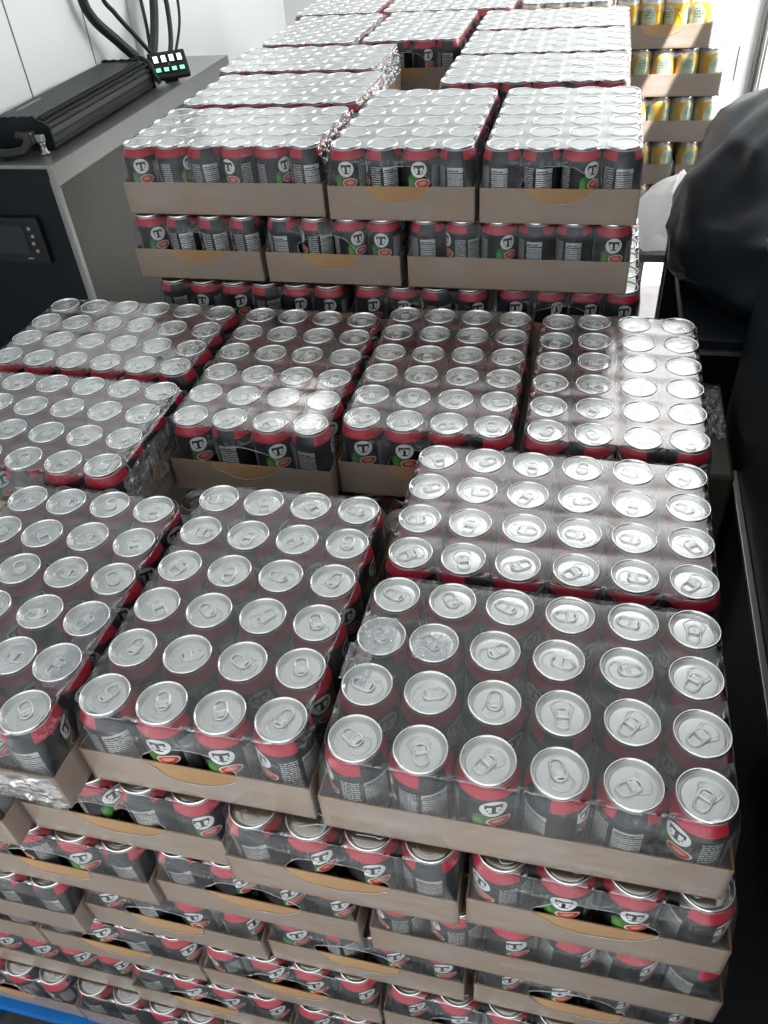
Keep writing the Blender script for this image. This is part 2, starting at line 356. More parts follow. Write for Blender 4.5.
def film_mesh(nc, nr, pos, seed, hole=True):
    rnd = random.Random(seed)
    K = 10; nx, ny = nc*K, nr*K
    hx, hy = half(nc), half(nr); long_y = nr > nc
    so = Vector((seed*3.1, seed*1.7, 0))
    rings = [(.1238, .0062, .0062, .030), (.1215, .0050, .0068, .030), (.1165, .0042, .0066, .029), (.1100, .0022, .0055, .028), (.1040, .0004, .0048, .027)]
    z = .100
    while z > .0635: rings.append((z, -.0003 - .0009*(.1-z)/.04, .0045*max(.25, (z-.058)/.045), .026 - .017*(.1-z)/.04)); z -= .0042
    for z in (.0608, .056, .0515, .047, .0425, .038, .0335, .029, .020, .010, .002): rings.append((z, -.0011, .0, .0018))
    rings.append((-.0004 + .0006, -.0006, 0, .006)); rings.append((.0002, .028, 0, .010))
    per = [(-hx + 2*hx*i/nx, -hy, 'x', i) for i in range(nx)] + [(hx, -hy + 2*hy*j/ny, 'y', j) for j in range(ny)] + [(hx - 2*hx*i/nx, hy, 'x', nx-i) for i in range(nx)] + [(-hx, hy - 2*hy*j/ny, 'y', ny-j) for j in range(ny)]
    def outline(px, py, ax, i, ring):
        z, ins, sc, rc = ring
        cnt = nx if ax == 'x' else ny
        s = .5*(1 + math.cos(2*PI*i/K)) if K <= i <= cnt - K else 0.
        n = noise.noise(Vector((px*11, py*11, z*13)) + so)*(.0010 if z > .062 else .0004)
        d = ins + sc*s*.8 + n
        if ax == 'x': X, Y = px*(hx-ins)/hx, py - d*(1 if py > 0 else -1)
        else: X, Y = px - d*(1 if px > 0 else -1), py*(hy-ins)/hy
        return roundrect(X, Y, hx - ins, hy - ins, rc)
    bm = bmesh.new(); dl = bm.verts.layers.float.new('lid_distance')
    loops = []
    for r in rings:
        L = []
        for (px, py, ax, i) in per:
            x, y = outline(px, py, ax, i, r); L.append(bm.verts.new((x, y, r[0])))
        loops.append(L)
    # top sheet
    for L_ in loops:
        for v in L_: v[dl] = .04
    idx = {}
    for k, (px, py, ax, i) in enumerate(per):
        gi = round((px + hx)/(2*hx)*nx); gj = round((py + hy)/(2*hy)*ny); idx[(gi, gj)] = loops[0][k]
    def near(x, y): return min(math.hypot(x - a, y - b) for a, b in pos)
    for gi in range(1, nx):
        for gj in range(1, ny):
            x0, y0 = -hx + 2*hx*gi/nx, -hy + 2*hy*gj/ny
            mm = max(abs(x0)/hx, abs(y0)/hy, 1e-6); px, py = x0/mm, y0/mm
            ax = 'x' if abs(y0)/hy >= abs(x0)/hx else 'y'
            i = (px + hx)/(2*hx)*nx if ax == 'x' else (py + hy)/(2*hy)*ny
            ox, oy = outline(px, py, ax, i, rings[0]); w_ = max(0, (mm - .80)/.20); w_ *= w_
            bx, by = x0*(hx-.0062)/hx, y0*(hy-.0062)/hy
            x, y = bx*(1-w_) + ox*mm*w_, by*(1-w_) + oy*mm*w_
            d = near(x, y); s = max(0, min(1, (d - .0265)/.018)); s = s*s*(3-2*s)
            zz = .12245 - .0011*s + noise.noise(Vector((x*9, y*9, 3)) + so)*.0006*s + noise.noise(Vector((x*40, y*40, 7)) + so)*.0005*s
            if d < .0265: zz = .12245
            nv = bm.verts.new((x, y, zz)); nv[dl] = d; idx[(gi, gj)] = nv
    for k in range(len(per)): loops[0][k].co.z = .1216; loops[0][k][dl] = near(loops[0][k].co.x, loops[0][k].co.y)
    for gi in range(nx):
        for gj in range(ny): bm.faces.new((idx[(gi, gj)], idx[(gi+1, gj)], idx[(gi+1, gj+1)], idx[(gi, gj+1)]))
    P = len(per)
    for A, B in zip(loops, loops[1:]):
        for k in range(P): bm.faces.new((A[k], A[(k+1) % P], B[(k+1) % P], B[k])).material_index = 3 if max(A[k].co.z, B[k].co.z) < .0625 else (2 if min(A[k].co.z, B[k].co.z) < .1209 else 0)
    # the open oval at each short end
    for s in (-1, 1) if hole else ():
        a = .058 + rnd.uniform(-.006, .010); hb = .0315 + rnd.uniform(-.004, .003); cz = .0625 + rnd.uniform(-.003, .003); c0 = rnd.uniform(-.008, .008)
        sk = rnd.uniform(-.12, .12)
        kill = []
        def wob(u, q): t = math.atan2(q/hb, u/a); return 1 + .16*noise.noise(Vector((math.cos(t)*1.6, math.sin(t)*1.6, seed*2.3 + s)))
        def loc(v):
            u = (v.x if long_y else v.y) - c0; return u, v.z - cz - sk*u*.3
        for f in bm.faces:
            c = f.calc_center_median(); e = (c.y if long_y else c.x)
            if e*s < (hy if long_y else hx) - .02 or c.z < .02 or c.z > .105: continue
            u, q = loc(c); wv = wob(u, q)
            if (u/a)**2 + (q/hb)**2 < wv*wv: kill.append(f)
        bmesh.ops.delete(bm, geom=kill, context='FACES_KEEP_BOUNDARY')
        for v in bm.verts:
            if v.is_boundary and (v.co.y if long_y else v.co.x)*s > (hy if long_y else hx) - .02 and .02 < v.co.z < .105:
                u, q = loc(v.co); L = math.hypot(u/a, q/hb)
                if L > 1e-4:
                    f_ = wob(u, q)/L
                    if long_y: v.co.x = c0 + u*f_
                    else: v.co.y = c0 + u*f_
                    v.co.z = cz + q*f_ + sk*u*f_*.3
        # curled, whitened edge of the oval
        pts = []
        for k in range(44):
            t = 2*PI*k/44; u, q = a*math.cos(t), hb*math.sin(t); wv = wob(u, q); u *= wv; q *= wv; z = cz + q + sk*u*.3
            e = (half(nr) if long_y else half(nc)) + (.0016 if z < .063 else .0008) + .0006*noise.noise(Vector((u*60, z*60, seed)))
            pts.append((c0 + u, s*e, z) if long_y else (s*e, c0 + u, z))
        mb = MB(); mb.bm.free(); mb.bm = bm
        mb.tube(pts, [.0004 + .0012*abs(noise.noise(Vector((k*.45, seed, s)))) for k in range(44)], 5, 1, closed=True)
    bm.normal_update()
    me = bpy.data.meshes.new('shrink_film'); bm.to_mesh(me); bm.free()
    for p in me.polygons: p.use_smooth = True
    for x in (M['film'], M['film_lip'], M['film_side'], M['film_card']): me.materials.append(x)
    return me

def crumple_mesh(o, u, v, amp, seed, fr=75, nu=46, nv=36):
    # a loose, creased flap of film: o corner, u and v edges
    o, u, v = Vector(o), Vector(u), Vector(v); n = u.cross(v).normalized(); b = MB(); G = []
    for i in range(nu+1):
        R = []
        for j in range(nv+1):
            s, t = i/nu, j/nv; q = Vector((s*u.length*fr, t*v.length*fr, seed))
            h = 1 - 2*abs(noise.noise(q)) + .6*(1 - 2*abs(noise.noise(q*2.1))) - .6
            e = .12*noise.noise(Vector((s*5, t*5, seed + 9)))
            R.append(b.bm.verts.new(o + u*(s + e*.6*(4*t*(1-t) - .4)) + v*(t + e*(4*s*(1-s) - .4)) + n*(amp*.6*max(0, h) + .0004)))
        G.append(R)
    for i in range(nu):
        for j in range(nv): b.bm.faces.new((G[i][j], G[i+1][j], G[i+1][j+1], G[i][j+1]))
    me = bpy.data.meshes.new('loose_fold'); b.bm.to_mesh(me); b.bm.free(); me.materials.append(M['crumple']); return me
TRAYS = {}; FILMS = {}
def nominal(nc, nr): return [((c-(nc-1)/2)*PIT, (r-(nr-1)/2)*PIT) for r in range(nr) for c in range(nc)]
def can_case(kind, cx, cy, lid_z, label, group, detail=1, off=None, faces=None, rot=0, name='can_case', cat='case of cans', hole=True, full=True, fseed=None, loose=()):
    """kind 'W' = long side to the viewer (6 x 4), 'N' = short end to the viewer (4 x 6). cx, cy: centre; lid_z: lids above Z0."""
    nc, nr = (6, 4) if kind == 'W' else (4, 6)
    root = empty(name, (cx, cy, Z0 + lid_z - .124 + .0006), rot)
    tag(root, label, cat, group)
    key = (nc, nr)
    if key not in TRAYS: TRAYS[key] = tray_mesh(nc, nr)
    link('tray', TRAYS[key], root)
    pos = [(a*.001, b*.001) for r in off for a, b in r] if off else nominal(nc, nr)
    fk = (nc, nr, label if off else (fseed if fseed is not None else random.randrange(3)), hole)
    if fk not in FILMS: FILMS[fk] = film_mesh(nc, nr, pos, len(FILMS) + 1, hole)
    fo = link('shrink_film', FILMS[fk], root)
    for k, a in enumerate(loose): link('loose_fold', crumple_mesh(*a), fo)
    for i, (x, y) in enumerate(pos):
        r, c = divmod(i, nc)
        if not full and r > 1 and c not in (0, nc-1): continue
        a = random.uniform(0, 2*PI)
        if r == 0 and faces: a = math.radians(faces[c]) if faces[c] is not None else a
        x += random.uniform(-.0003, .0003); y += random.uniform(-.0003, .0003)
        if detail == 2:
            k = link('can', ME_BODY, root); k.location = (x, y, .0018); k.rotation_euler = (0, 0, a)
            b = random.uniform(0, 2*PI)
            l = link('lid', ME_LID, k); l.rotation_euler = (0, 0, b)
            t = link('pull_tab', ME_TAB, k); t.rotation_euler = (0, 0, b)
            if r == 0: link('printed_heading', ME_HEAD, k)
        else:
            k = link('can', ME_YEL if name == 'yellow_can_case' else ME_CAN, root); k.location = (x, y, .0018); k.rotation_euler = (0, 0, a)
    return root
# ------------------------------------------------------------------ the room
def struct(name, me, mats=None):
    o = link(name, me, None, mats); o['kind'] = 'structure'; return o
XL, XR, YB, YF, ZC = -1.20, 1.15, 3.15, -1.45, 2.40
struct('floor', MB().box(XL-.45, XR+.1, YF, YB+.1, -.06, 0).mesh('floor'), M['floor'])
b = MB().box(XL-.08, XL, 1.02, YB+.08, 0, ZC).box(XL-.42, XL-.34, YF, 1.02, 0, ZC).box(XL-.42, XL-.08, 1.022, 1.10, 0, ZC)
struct('wall_left', b.mesh('wall_left'), M['white_wall'])
struct('wall_back', MB().box(XL, XR, YB, YB+.08, 0, ZC).mesh('wall_back'), M['white_wall'])
b = MB().box(XR, XR+.08, YF, 1.7, 0, ZC).box(XR, XR+.08, 2.95, YB+.08, 0, ZC).box(XR, XR+.08, 1.7, 2.95, 2.2, ZC)
struct('wall_right', b.mesh('wall_right'), M['white_wall'])
SX0, SX1, SY0, SY1 = .77, .87, 1.55, 2.75           # open slot of the roof hatch
b = MB().box(XL-.42, SX0, YF, YB+.08, ZC, ZC+.06).box(SX1, XR+.08, YF, YB+.08, ZC, ZC+.06).box(SX0, SX1, YF, SY0, ZC, ZC+.06).box(SX0, SX1, SY1, YB+.08, ZC, ZC+.06)
struct('ceiling', b.mesh('ceiling'), M['ceiling'])
# wall joints and corner strip
b = MB().box(XL, XL+.0012, 1.305, 1.309, .0, ZC); struct('trim_1', b.mesh('trim'), M['seam'])
b = MB().box(XL, XL+.0012, 1.617, 1.620, .0, ZC); struct('trim_2', b.mesh('trim'), M['seam'])
b = MB().box(XL, XL+.02, 1.855, 1.905, .0, ZC); struct('trim_3', b.mesh('trim', bevel=.004), M['white_metal'])
b = MB().box(.675, .715, YB-.03, YB, 0, ZC).box(.688, .702, YB-.04, YB-.03, 0, ZC); struct('trim_4', b.mesh('trim', bevel=.003), M['steel'])
for n, (x, z0, z1) in enumerate(((.615, .86, .98), (.585, .62, .70))):
    struct('trim_%d' % (5+n), MB().box(x, x+.004, YB-.002, YB, z0, z1).mesh('trim'), M['seam'])

def ceiling_light(x0, x1, y0, y1, label, mat='lamp'):
    r = empty('ceiling_light', ((x0+x1)/2, (y0+y1)/2, ZC)); tag(r, label, 'lamp'); hx, hy = (x1-x0)/2, (y1-y0)/2
    b = MB().box(-hx-.02, -hx, -hy-.02, hy+.02, -.035, -.001).box(hx, hx+.02, -hy-.02, hy+.02, -.035, -.001).box(-hx, hx, -hy-.02, -hy, -.035, -.001).box(-hx, hx, hy, hy+.02, -.035, -.001)
    link('frame', b.mesh('frame', bevel=.002), r, M['white_metal'])
    link('diffuser', MB().box(-hx, hx, -hy, hy, -.025, -.008).mesh('diffuser'), r, M[mat])
ceiling_light(.24, .72, 2.05, 3.05, 'large white lit ceiling panel over the right rear corner')
ceiling_light(-.40, .62, 1.62, 2.0, 'wide soft lamp across the ceiling', 'lamp_soft')
ceiling_light(-1.12, -.98, 2.25, 2.5, 'small white lit panel at the left rear of the ceiling', 'lamp_spot')

# ------------------------------------------------------------------ blue pallet under the front stack
p = empty('pallet', (-.46, .25, 0)); tag(p, 'blue painted wooden pallet under the front stack of black can cases', 'pallet')
for k in range(6):
    y = -.47 + k*.19
    link('deck_board', MB().box(-.51, .51, y, y+.13, .122, .144).mesh('deck_board', bevel=.002), p, M['blue_paint'])
for x in (-.45, 0, .45):
    for y in (-.40, .06, .52): link('block', MB().box(x-.06, x+.06, y-.06, y+.06, .022, .122).mesh('block', bevel=.002), p, M['blue_paint'])
for x in (-.45, 0, .45): link('bottom_board', MB().box(x-.06, x+.06, -.47, .61, .0, .022).mesh('bottom_board', bevel=.002), p, M['blue_paint'])

# ------------------------------------------------------------------ cases: front stack, top layer
N_, T_, L_ = -110, 0, 35           # turn that shows the panel, the badge, the grey text
G1 = 'cases of black cans on the top of the front stack'
can_case('W', .1085, -.0136, 0, 'wide case of black cans at the front right corner, long plain tray facing out', G1, 2, OFFS['R1'], [-60, -75, 18, -150, -112, -42], loose=(((-.192, .020, .1228), (.040, 0, 0), (0, .040, 0), .0035, 3), ((-.128, .008, .1228), (.038, .004, 0), (0, .036, 0), .0030, 5), ((-.199, -.03, .120), (.030, .0, .004), (.0, .05, 0), .0025, 8)))
can_case('W', .1122, .2565, 0, 'wide case of black cans directly behind the front right corner case, tray hidden', G1, 2, OFFS['R2'], [-20, -70, 60, 150, 160, 120])
can_case('N', -.235, .0579, 0, 'narrow case of black cans between the front corner cases, open handle oval in its tray', G1, 2, OFFS['M1'], [-80, 2, 12, -35])
can_case('N', -.5085, .0183, 0, 'narrow case of black cans at the front left, crumpled film hanging over its tray', G1, 2, OFFS['L1'], [0, 30, 60, -100], loose=(((-.132, -.2020, .004), (.266, 0, 0), (0, -.002, .062), .007, 4, 28), ((.10, .02, .1228), (.03, 0, -.004), (0, -.15, 0), .002, 6)))
can_case('W', -.6985, .3600, .0065, 'wide case of black cans behind the front left case, film torn at its right end', G1, 2, OFFS['L2'], [20, -40, 60, -100, 15, 30], loose=(((.175, -.10, .1228), (.024, 0, -.004), (0, .21, 0), .004, 2), ((.2012, -.12, .03), (0, .20, 0), (0.004, 0, .085), .006, 7)))
can_case('W', -.7070, .6370, .0065, 'wide case of black cans next to the black front of the machine', G1, 2, OFFS['L3'], [20, 40, 200, 70, 10, -90], loose=(((.165, -.12, .1228), (.028, 0, -.003), (0, .24, 0), .003, 12),))
can_case('N', -.3570, .5659, .0065, 'narrow case of black cans in the second row with a bright lamp glare on it', G1, 2, OFFS['M2'], [180, -110, 30, -115])
can_case('N', -.0865, .5945, .0065, 'narrow case of black cans in the second row, centre, no glare', G1, 2, OFFS['M3'], [12, 8, 150, 200])
can_case('N', .1868, .5955, .0065, 'narrow case of black cans at the right end of second row, half white with glare', G1, 2, OFFS['R3'], [150, 200, -70, 190])

# ------------------------------------------------------------------ cases: front stack, lower layers (layer 2 is right under the top)
G2 = 'cases of black cans in the lower layers of the front stack'
def low(kind, layer, cx, fy, label, faces=None):
    hy = half(4 if kind == 'W' else 6)
    can_case(kind, cx, fy + hy + .002, -.127*(layer-1), label, G2, 1, None, faces, full=True)
low('N', 2, -.626, -.186, 'case in the second layer from the top at the left edge, jutting forward', [0, 40, 90, 10])
low('N', 2, -.353, -.158, 'case in the second layer right below the narrow front case, dark oval over tray', [30, 60, -100, 175])
low('N', 2, -.0775, -.172, 'case in the second layer below the gap between the front trays, wide oval', [-100, 180, 165, -105])
low('N', 2, .197, -.166, 'case in the second layer below the right corner tray, brown torn oval', [-40, 0, 5, -170])
low('N', 3, -.475, -.174, 'case in the third layer at the left with a long tan oval in its tray', [15, 120, 20, -105])
low('N', 3, -.202, -.166, 'case in the third layer below the two middle trays, long dark oval', [-100, 190, 180, 175])
low('W', 3, .147, -.168, 'wide case in the third layer at the right corner with a plain tray', [-50, -50, 160, 190, 185, -140])
low('W', 4, -.685, -.189, 'wide case in the fourth layer at the left edge, jutting forward', [0, -110, -100, 10, -110, -105])
low('N', 4, -.347, -.169, 'case in the fourth layer second from the left, oval with a red glint', [170, -110, 160, 200])
low('N', 4, -.073, -.164, 'case in the fourth layer below the long dark oval, oval at its right part', [20, -70, 170, 160])
low('N', 4, .206, -.161, 'case in the fourth layer under the wide plain right corner tray', [170, 160, 180, 170])
low('N', 5, -.739, -.177, 'case in the fifth layer cut off by the left edge of the photo', [-100, 30, 160, -100])
low('N', 5, -.465, -.177, 'case in the fifth layer with a small black oval at its middle, left of centre', [-90, 175, -100, 190])
low('N', 5, -.191, -.178, 'case in the fifth layer, second from the left edge sliver, small black oval', [-30, 180, 165, 180])
low('N', 5, .082, -.178, 'case in the fifth layer at the bottom edge of the photo, right of centre', [175, 160, 180, 190])
low('W', 6, -.677, -.181, 'wide case in the sixth layer at the left with a plain long tray', [150, 170, 165, 20, 180, 190])
low('N', 6, -.339, -.189, 'case in the sixth layer with a ragged black hole, near the bottom edge', [-100, 170, 165, 180])
low('N', 6, -.066, -.189, 'case in the sixth layer only just showing at the bottom edge', [175, 170, 165, 180])
low('N', 7, -.744, -.207, 'case of the lowest layer resting on the blue pallet at the left edge', [20, 10, -30, -20])
low('W', 7, -.403, -.209, 'wide case of the lowest layer resting on the blue pallet at the bottom edge', [-105, -110, 170, 180, 170, 160])
can_case('N', -.353, .452, -.127, 'case glimpsed deep in the gap behind the narrow front case', G2, 1)
can_case('N', -.080, .452, -.127, 'case glimpsed deep in the dark gap left of the glare-banded wide case', G2, 1)

# ------------------------------------------------------------------ cases: rear stack
G3 = 'cases of black cans on the top layer of the rear stack'
CZ = .2604
can_case('W', -.5555, 1.0077, CZ, 'wide case at the front left corner of the rear stack, long plain tray', G3, 1, None, [22, 80, -75, 130, 60, -80], fseed=0, loose=(((.2012, -.12, .06), (0, .24, 0), (-.006, 0, .060), .008, 21),))
can_case('N', -.2100, 1.0640, CZ, 'narrow case in the middle of the rear stack front, big oval in its film', G3, 1, None, [8, -75, 5, -112], fseed=0)
can_case('N', .0660, 1.0610, CZ, 'narrow case at the front right corner of the rear stack', G3, 1, None, [-112, -95, 38, -100], fseed=1)
can_case('W', -.5562, 1.2902, CZ, 'wide case second from the front on the left side of the rear stack', G3, loose=(((.2012, -.12, .06), (0, .24, 0), (-.006, 0, .060), .009, 22), ((.180, -.125, .1228), (.018, 0, 0), (0, .25, 0), .003, 32)))
can_case('W', -.0225, 1.4300, CZ, 'wide case behind the front right corner of the rear stack, second row', G3)
can_case('W', -.5890, 1.5750, CZ, 'wide case third from the front on the left side of the rear stack', G3, loose=(((.2012, -.12, .06), (0, .24, 0), (-.006, 0, .060), .009, 23), ((.180, -.125, .1228), (.018, 0, 0), (0, .25, 0), .003, 33)))
can_case('W', -.0208, 1.7010, CZ, 'wide case third from the front on the right side of the rear stack', G3)
can_case('W', -.0221, 1.9760, CZ, 'wide case fourth from the front on the right side, before the yellow cans', G3)
can_case('N', -.6480, 1.9300, CZ, 'narrow case fourth from the front on the left side of the rear stack', G3, loose=(((.1347, -.19, .06), (0, .38, 0), (-.006, 0, .060), .008, 31),))
can_case('N', -.3720, 1.9380, CZ, 'narrow case at the back of the gap, its front cans and brown tray showing', G3, 1, None, [-80, -100, 180, -110], fseed=2)
can_case('N', -.6870, 2.3430, CZ, 'narrow case at the left end of the farthest row of black cans', G3, 1)
can_case('W', -.3430, 2.2780, CZ, 'wide case of black cans in the farthest row, left of the yellow cans', G3, 1)
G4 = 'cases of black cans in the lower layers of the rear stack'
can_case('N', -.6285, 1.0640, CZ-.127, 'left one of the three cases in the second layer of the rear stack front', G4, 1, None, [40, -80, -70, -70])
can_case('N', -.3500, 1.0640, CZ-.127, 'middle one of the three cases in the second layer of the rear stack front', G4, 1, None, [-110, -60, 40, 0])
can_case('W', -.0020, .9980, CZ-.127, 'wide case at the right in the second layer of the rear stack front', G4, 1, None, [-100, -60, 35, -112, -108, 5])
can_case('W', -.5320, .9800, CZ-.254, 'left case in the third layer of the rear stack, only can tops showing', G4, 1, None, [-80, 150, 180, -70, 170, 160])
can_case('N', -.1850, 1.0550, CZ-.254, 'middle case in the third layer of the rear stack, only can tops showing', G4, 1, None, [170, 160, -70, 180])
can_case('N', .0950, 1.0700, CZ-.254, 'right-hand case in the third layer of the rear stack, lids jutting past the trays above', G4, 1, None, [160, 180, 170, 160])

# yellow cans at the far right
G5 = 'cases of yellow cans'
def yel(kind, layer, cx, label, fy=2.185):
    can_case(kind, cx, fy + half(4 if kind == 'W' else 6), CZ-.127*(layer-1), label, G5, 1, None, [random.uniform(-60, 60) for _ in range(6)], name='yellow_can_case', cat='case of cans')
yel('N', 1, .0, 'case of yellow cans in the top layer behind the rear right black case')
yel('N', 1, .272, 'case of yellow cans in the top layer against the white wall, sunlit at its right')
yel('W', 2, .255, 'case of yellow cans second from the top with a sunlit band')
yel('W', 3, .262, 'case of yellow cans third from the top with a plain tray')
yel('W', 4, .155, 'case of yellow cans fourth from the top, left of the tray seam')
yel('W', 4, .566, 'case of yellow cans fourth from the top, right of the tray seam')
yel('W', 5, .300, 'case of yellow cans fifth from the top just above the white bag')
# ------------------------------------------------------------------ machine on the left
MX0, MX1, MY0, MY1, MZ = XL+.002, -1.0, 1.011, 2.02, Z0+.184
mc = empty('refrigeration_unit', (-1.1, 1.5, 0)); tag(mc, 'stainless steel machine with a black control front by the left wall', 'machine')
def L(b, name, mat, par=mc, bevel=0, off=(-1.1, 1.5, 0)):
    for v in b.bm.verts: v.co -= Vector(off)
    return link(name, b.mesh(name, bevel=bevel), par, mat)
L(MB().box(MX0, MX1-.002, MY0+.006, MY1, .0, MZ-.03), 'side_panel', M['stainless'])
L(MB().box(MX0-.32, MX1-.014, MY0, MY0+.006, .02, MZ-.008), 'front_panel', M['black_panel'], bevel=.002)
L(MB().box(MX1-.014, MX1+.001, MY0-.001, MY0+.012, .0, MZ-.03), 'corner_post', M['steel'], bevel=.002)
b = MB().box(MX0, MX1, MY0-.004, MY1, MZ-.006, MZ).box(MX1-.002, MX1+.006, MY0-.004, MY1, MZ-.045, MZ).box(MX0-.32, MX1+.006, MY0-.007, MY0-.001, MZ-.007, MZ)
b.box(MX1-.008, MX1+.007, MY0-.006, MY0-.001, MZ-.05, MZ)
L(b, 'top_plate', M['steel'], bevel=.0015)
cx, cz = -1.125, Z0+.022
pn = L(MB().box(cx-.08, cx+.055, MY0-.014, MY0-.0002, cz-.055, cz+.052), 'control_display', M['black_matte'], bevel=.006)
def LP(b, name, mat, par, bevel=0):
    for v in b.bm.verts: v.co -= Vector((-1.1, 1.5, 0))
    return link(name, b.mesh(name, bevel=bevel), par, mat)
LP(MB().box(cx-.07, cx+.012, MY0-.0155, MY0-.0135, cz-.03, cz+.035), 'screen', M['screen'], pn)
for k in range(4):
    q = MB(); x = cx + .027 + .004*(k % 2); z = cz + .028 - k*.017
    q.lathe([(0, .002), (.004, .0018), (.0045, 0)], 14)
    for v in q.bm.verts: v.co = Vector((x + v.co.x, MY0-.0138 - v.co.z, z + v.co.y))
    LP(q, 'button', M['grey_print'], pn)
LP(MB().box(cx+.0, cx+.014, MY0-.0148, MY0-.0135, cz-.042, cz-.039), 'button', M['grey_print'], pn)

# amplifier with fins on the machine
ax0, ax1, ay0, ay1, az = -1.178, -1.062, 1.165, 1.63, MZ
am = empty('amplifier', (-1.118, 1.375, az + .0005), .02); tag(am, 'black finned heat-sink amplifier lying on top of the steel machine', 'amplifier')
hx, hy, hz = .068, .262, .064
# ribbed profile extruded along its length
prof = [(-hx, .004), (-hx, hz)]
for k in range(11): x = -hx + .012*k; prof += [(x + .003, hz + .0015), (x + .009, hz + .0015), (x + .0105, hz)]
prof = [q for q in prof if q[0] < hx - .022] + [(hx-.024, hz)]
for k in range(6):
    a = PI/2 - k*.30; x, z = hx - .024 + .024*math.cos(a), .010 + (hz - .010)*math.sin(a)
    prof += [(x, z), (x + .004*math.cos(a), z + .004*math.sin(a)), (x + .004*math.cos(a-.1), z + .004*math.sin(a-.1) - .003), (x*.985, z - .005)]
prof += [(hx, .004)]
b = MB(); A = [b.bm.verts.new((x, -hy, z)) for x, z in prof]; B = [b.bm.verts.new((x, hy, z)) for x, z in prof]
n = len(prof)
for k in range(n): b.bm.faces.new((A[k], A[(k+1) % n], B[(k+1) % n], B[k]))
b.bm.faces.new(A[::-1]); b.bm.faces.new(B)
link('heat_sink', b.mesh('heat_sink'), am, M['heat_sink'])
for s in (-1, 1):
    b = MB(); pts = []
    for k in range(13): x = -hx - .002 + (2*hx + .004)*k/12; pts.append((x, hz + .004 + (.0025 if k % 2 else 0) - (.02*max(0, k-9)/3)))
    A = [b.bm.verts.new((x, s*hy, z)) for x, z in [(-hx-.002, 0)] + pts + [(hx+.002, 0)]]; B = [b.bm.verts.new((v.co.x, s*(hy+.006), v.co.z)) for v in A]; n = len(A)
    for k in range(n): b.bm.faces.new((A[k], A[(k+1) % n], B[(k+1) % n], B[k]))
    b.bm.faces.new(A); b.bm.faces.new(B[::-1])
    link('end_plate', b.mesh('end_plate'), am, M['black_panel'])
link('side_print', MB().box(-.044, -.036, -.20, -.10, hz+.0016, hz+.0022).mesh('side_print'), am, M['grey_print'])
link('connector', MB().box(.015, .035, -hy-.03, -hy-.006, .018, .042).mesh('connector', bevel=.003), am, M['steel'])
t = empty('plug', (-1.052, 1.080, MZ + .001)); tag(t, 'small silver plug standing before the amplifier end', 'plug')
link('body', MB().lathe([(0, 0), (.011, 0), (.011, .004), (.007, .006), (.006, .020), (.008, .024), (0, .025)], 16).mesh('body'), t, M['steel'])
link('collar', MB().box(-.010, .008, -.006, .006, .0252, .040).mesh('collar', bevel=.002), t, M['steel'])
tag(link('power_cable', MB().tube([(-1.19, 1.055, MZ+.020), (-1.16, 1.045, MZ+.013), (-1.12, 1.045, MZ+.011), (-1.085, 1.055, MZ+.014), (-1.075, 1.067, MZ+.028), (-1.085, 1.080, MZ+.036), (-1.11, 1.085, MZ+.036)], .010, 12).mesh('power_cable'), None, M['rubber']), 'thick black cable curling in front of the amplifier', 'cable')

# switch panel with lit keys
sp = empty('switch_panel', (-1.030, 1.70, MZ + .003)); sp.rotation_euler = (0, 0, .62); sp.scale = (.88, .88, .88); tag(sp, 'small black switch panel with green lit keys on the machine edge', 'switch panel')
Rm = Matrix.Rotation(math.radians(-38), 4, 'X')
def SPm(b, name, mat, par, bevel=0):
    me = b.mesh(name, bevel=bevel); me.transform(Matrix.Translation((0, 0, .048)) @ Rm); return link(name, me, par, mat)
bd = SPm(MB().box(-.058, .058, -.0, .020, -.040, .040), 'housing', M['black_matte'], sp, .005)
for r in range(2):
    for c in range(4):
        x = -.037 + c*.0245; z = .014 - r*.030
        SPm(MB().box(x-.009, x+.009, -.0035, -.0002, z-.010, z+.011), 'key', M['black_gloss'], sp, .001)
        SPm(MB().box(x-.007, x+.007, -.0042, -.0036, z-.007+(.0 if r else -.002), z+(.004 if r else .011)), 'lit_symbol', M['green_led'] if r else M['white_led'], sp)
SPm(MB().box(-.003, .003, -.0025, -.0004, -.004, .002), 'indicator', M['red_plastic'], sp)
link('bracket', MB().box(-.02, .02, .006, .05, -.003, .006).mesh('bracket', bevel=.001), sp, M['black_matte'])

# cables hanging down the wall
def cable(pts, r, label, name='hanging_cable', mat='rubber'):
    P = [Vector(p) for p in pts]; out = []
    for i in range(len(P)-1):
        a, b_, c, d = P[max(i-1, 0)], P[i], P[i+1], P[min(i+2, len(P)-1)]
        for k in range(8):
            t = k/8; out.append(.5*((2*b_) + (c-a)*t + (2*a-5*b_+4*c-d)*t*t + (3*b_-a-3*c+d)*t**3))
    out.append(P[-1])
    return tag(link(name, MB().tube(out, r, 10).mesh(name), None, M[mat]), label, 'cable', 'cables hanging by the left wall')
z = Z0
cable([(-1.17, 1.60, z+.62), (-1.17, 1.585, z+.43), (-1.165, 1.60, z+.36), (-1.14, 1.66, z+.29), (-1.115, 1.70, z+.235), (-1.105, 1.67, z+.215)], .013, 'thick black cable slanting down from the left to the amplifier')
cable([(-1.12, 1.60, z+.60), (-1.125, 1.60, z+.42), (-1.12, 1.64, z+.36), (-1.105, 1.69, z+.30), (-1.085, 1.715, z+.255)], .006, 'thin black cable beside the thick slanting one')
cable([(-1.13, 1.93, z+.62), (-1.13, 1.90, z+.42), (-1.125, 1.87, z+.34), (-1.11, 1.80, z+.27), (-1.10, 1.74, z+.225), (-1.09, 1.70, z+.21)], .012, 'thick black cable coming down from the right to the amplifier')
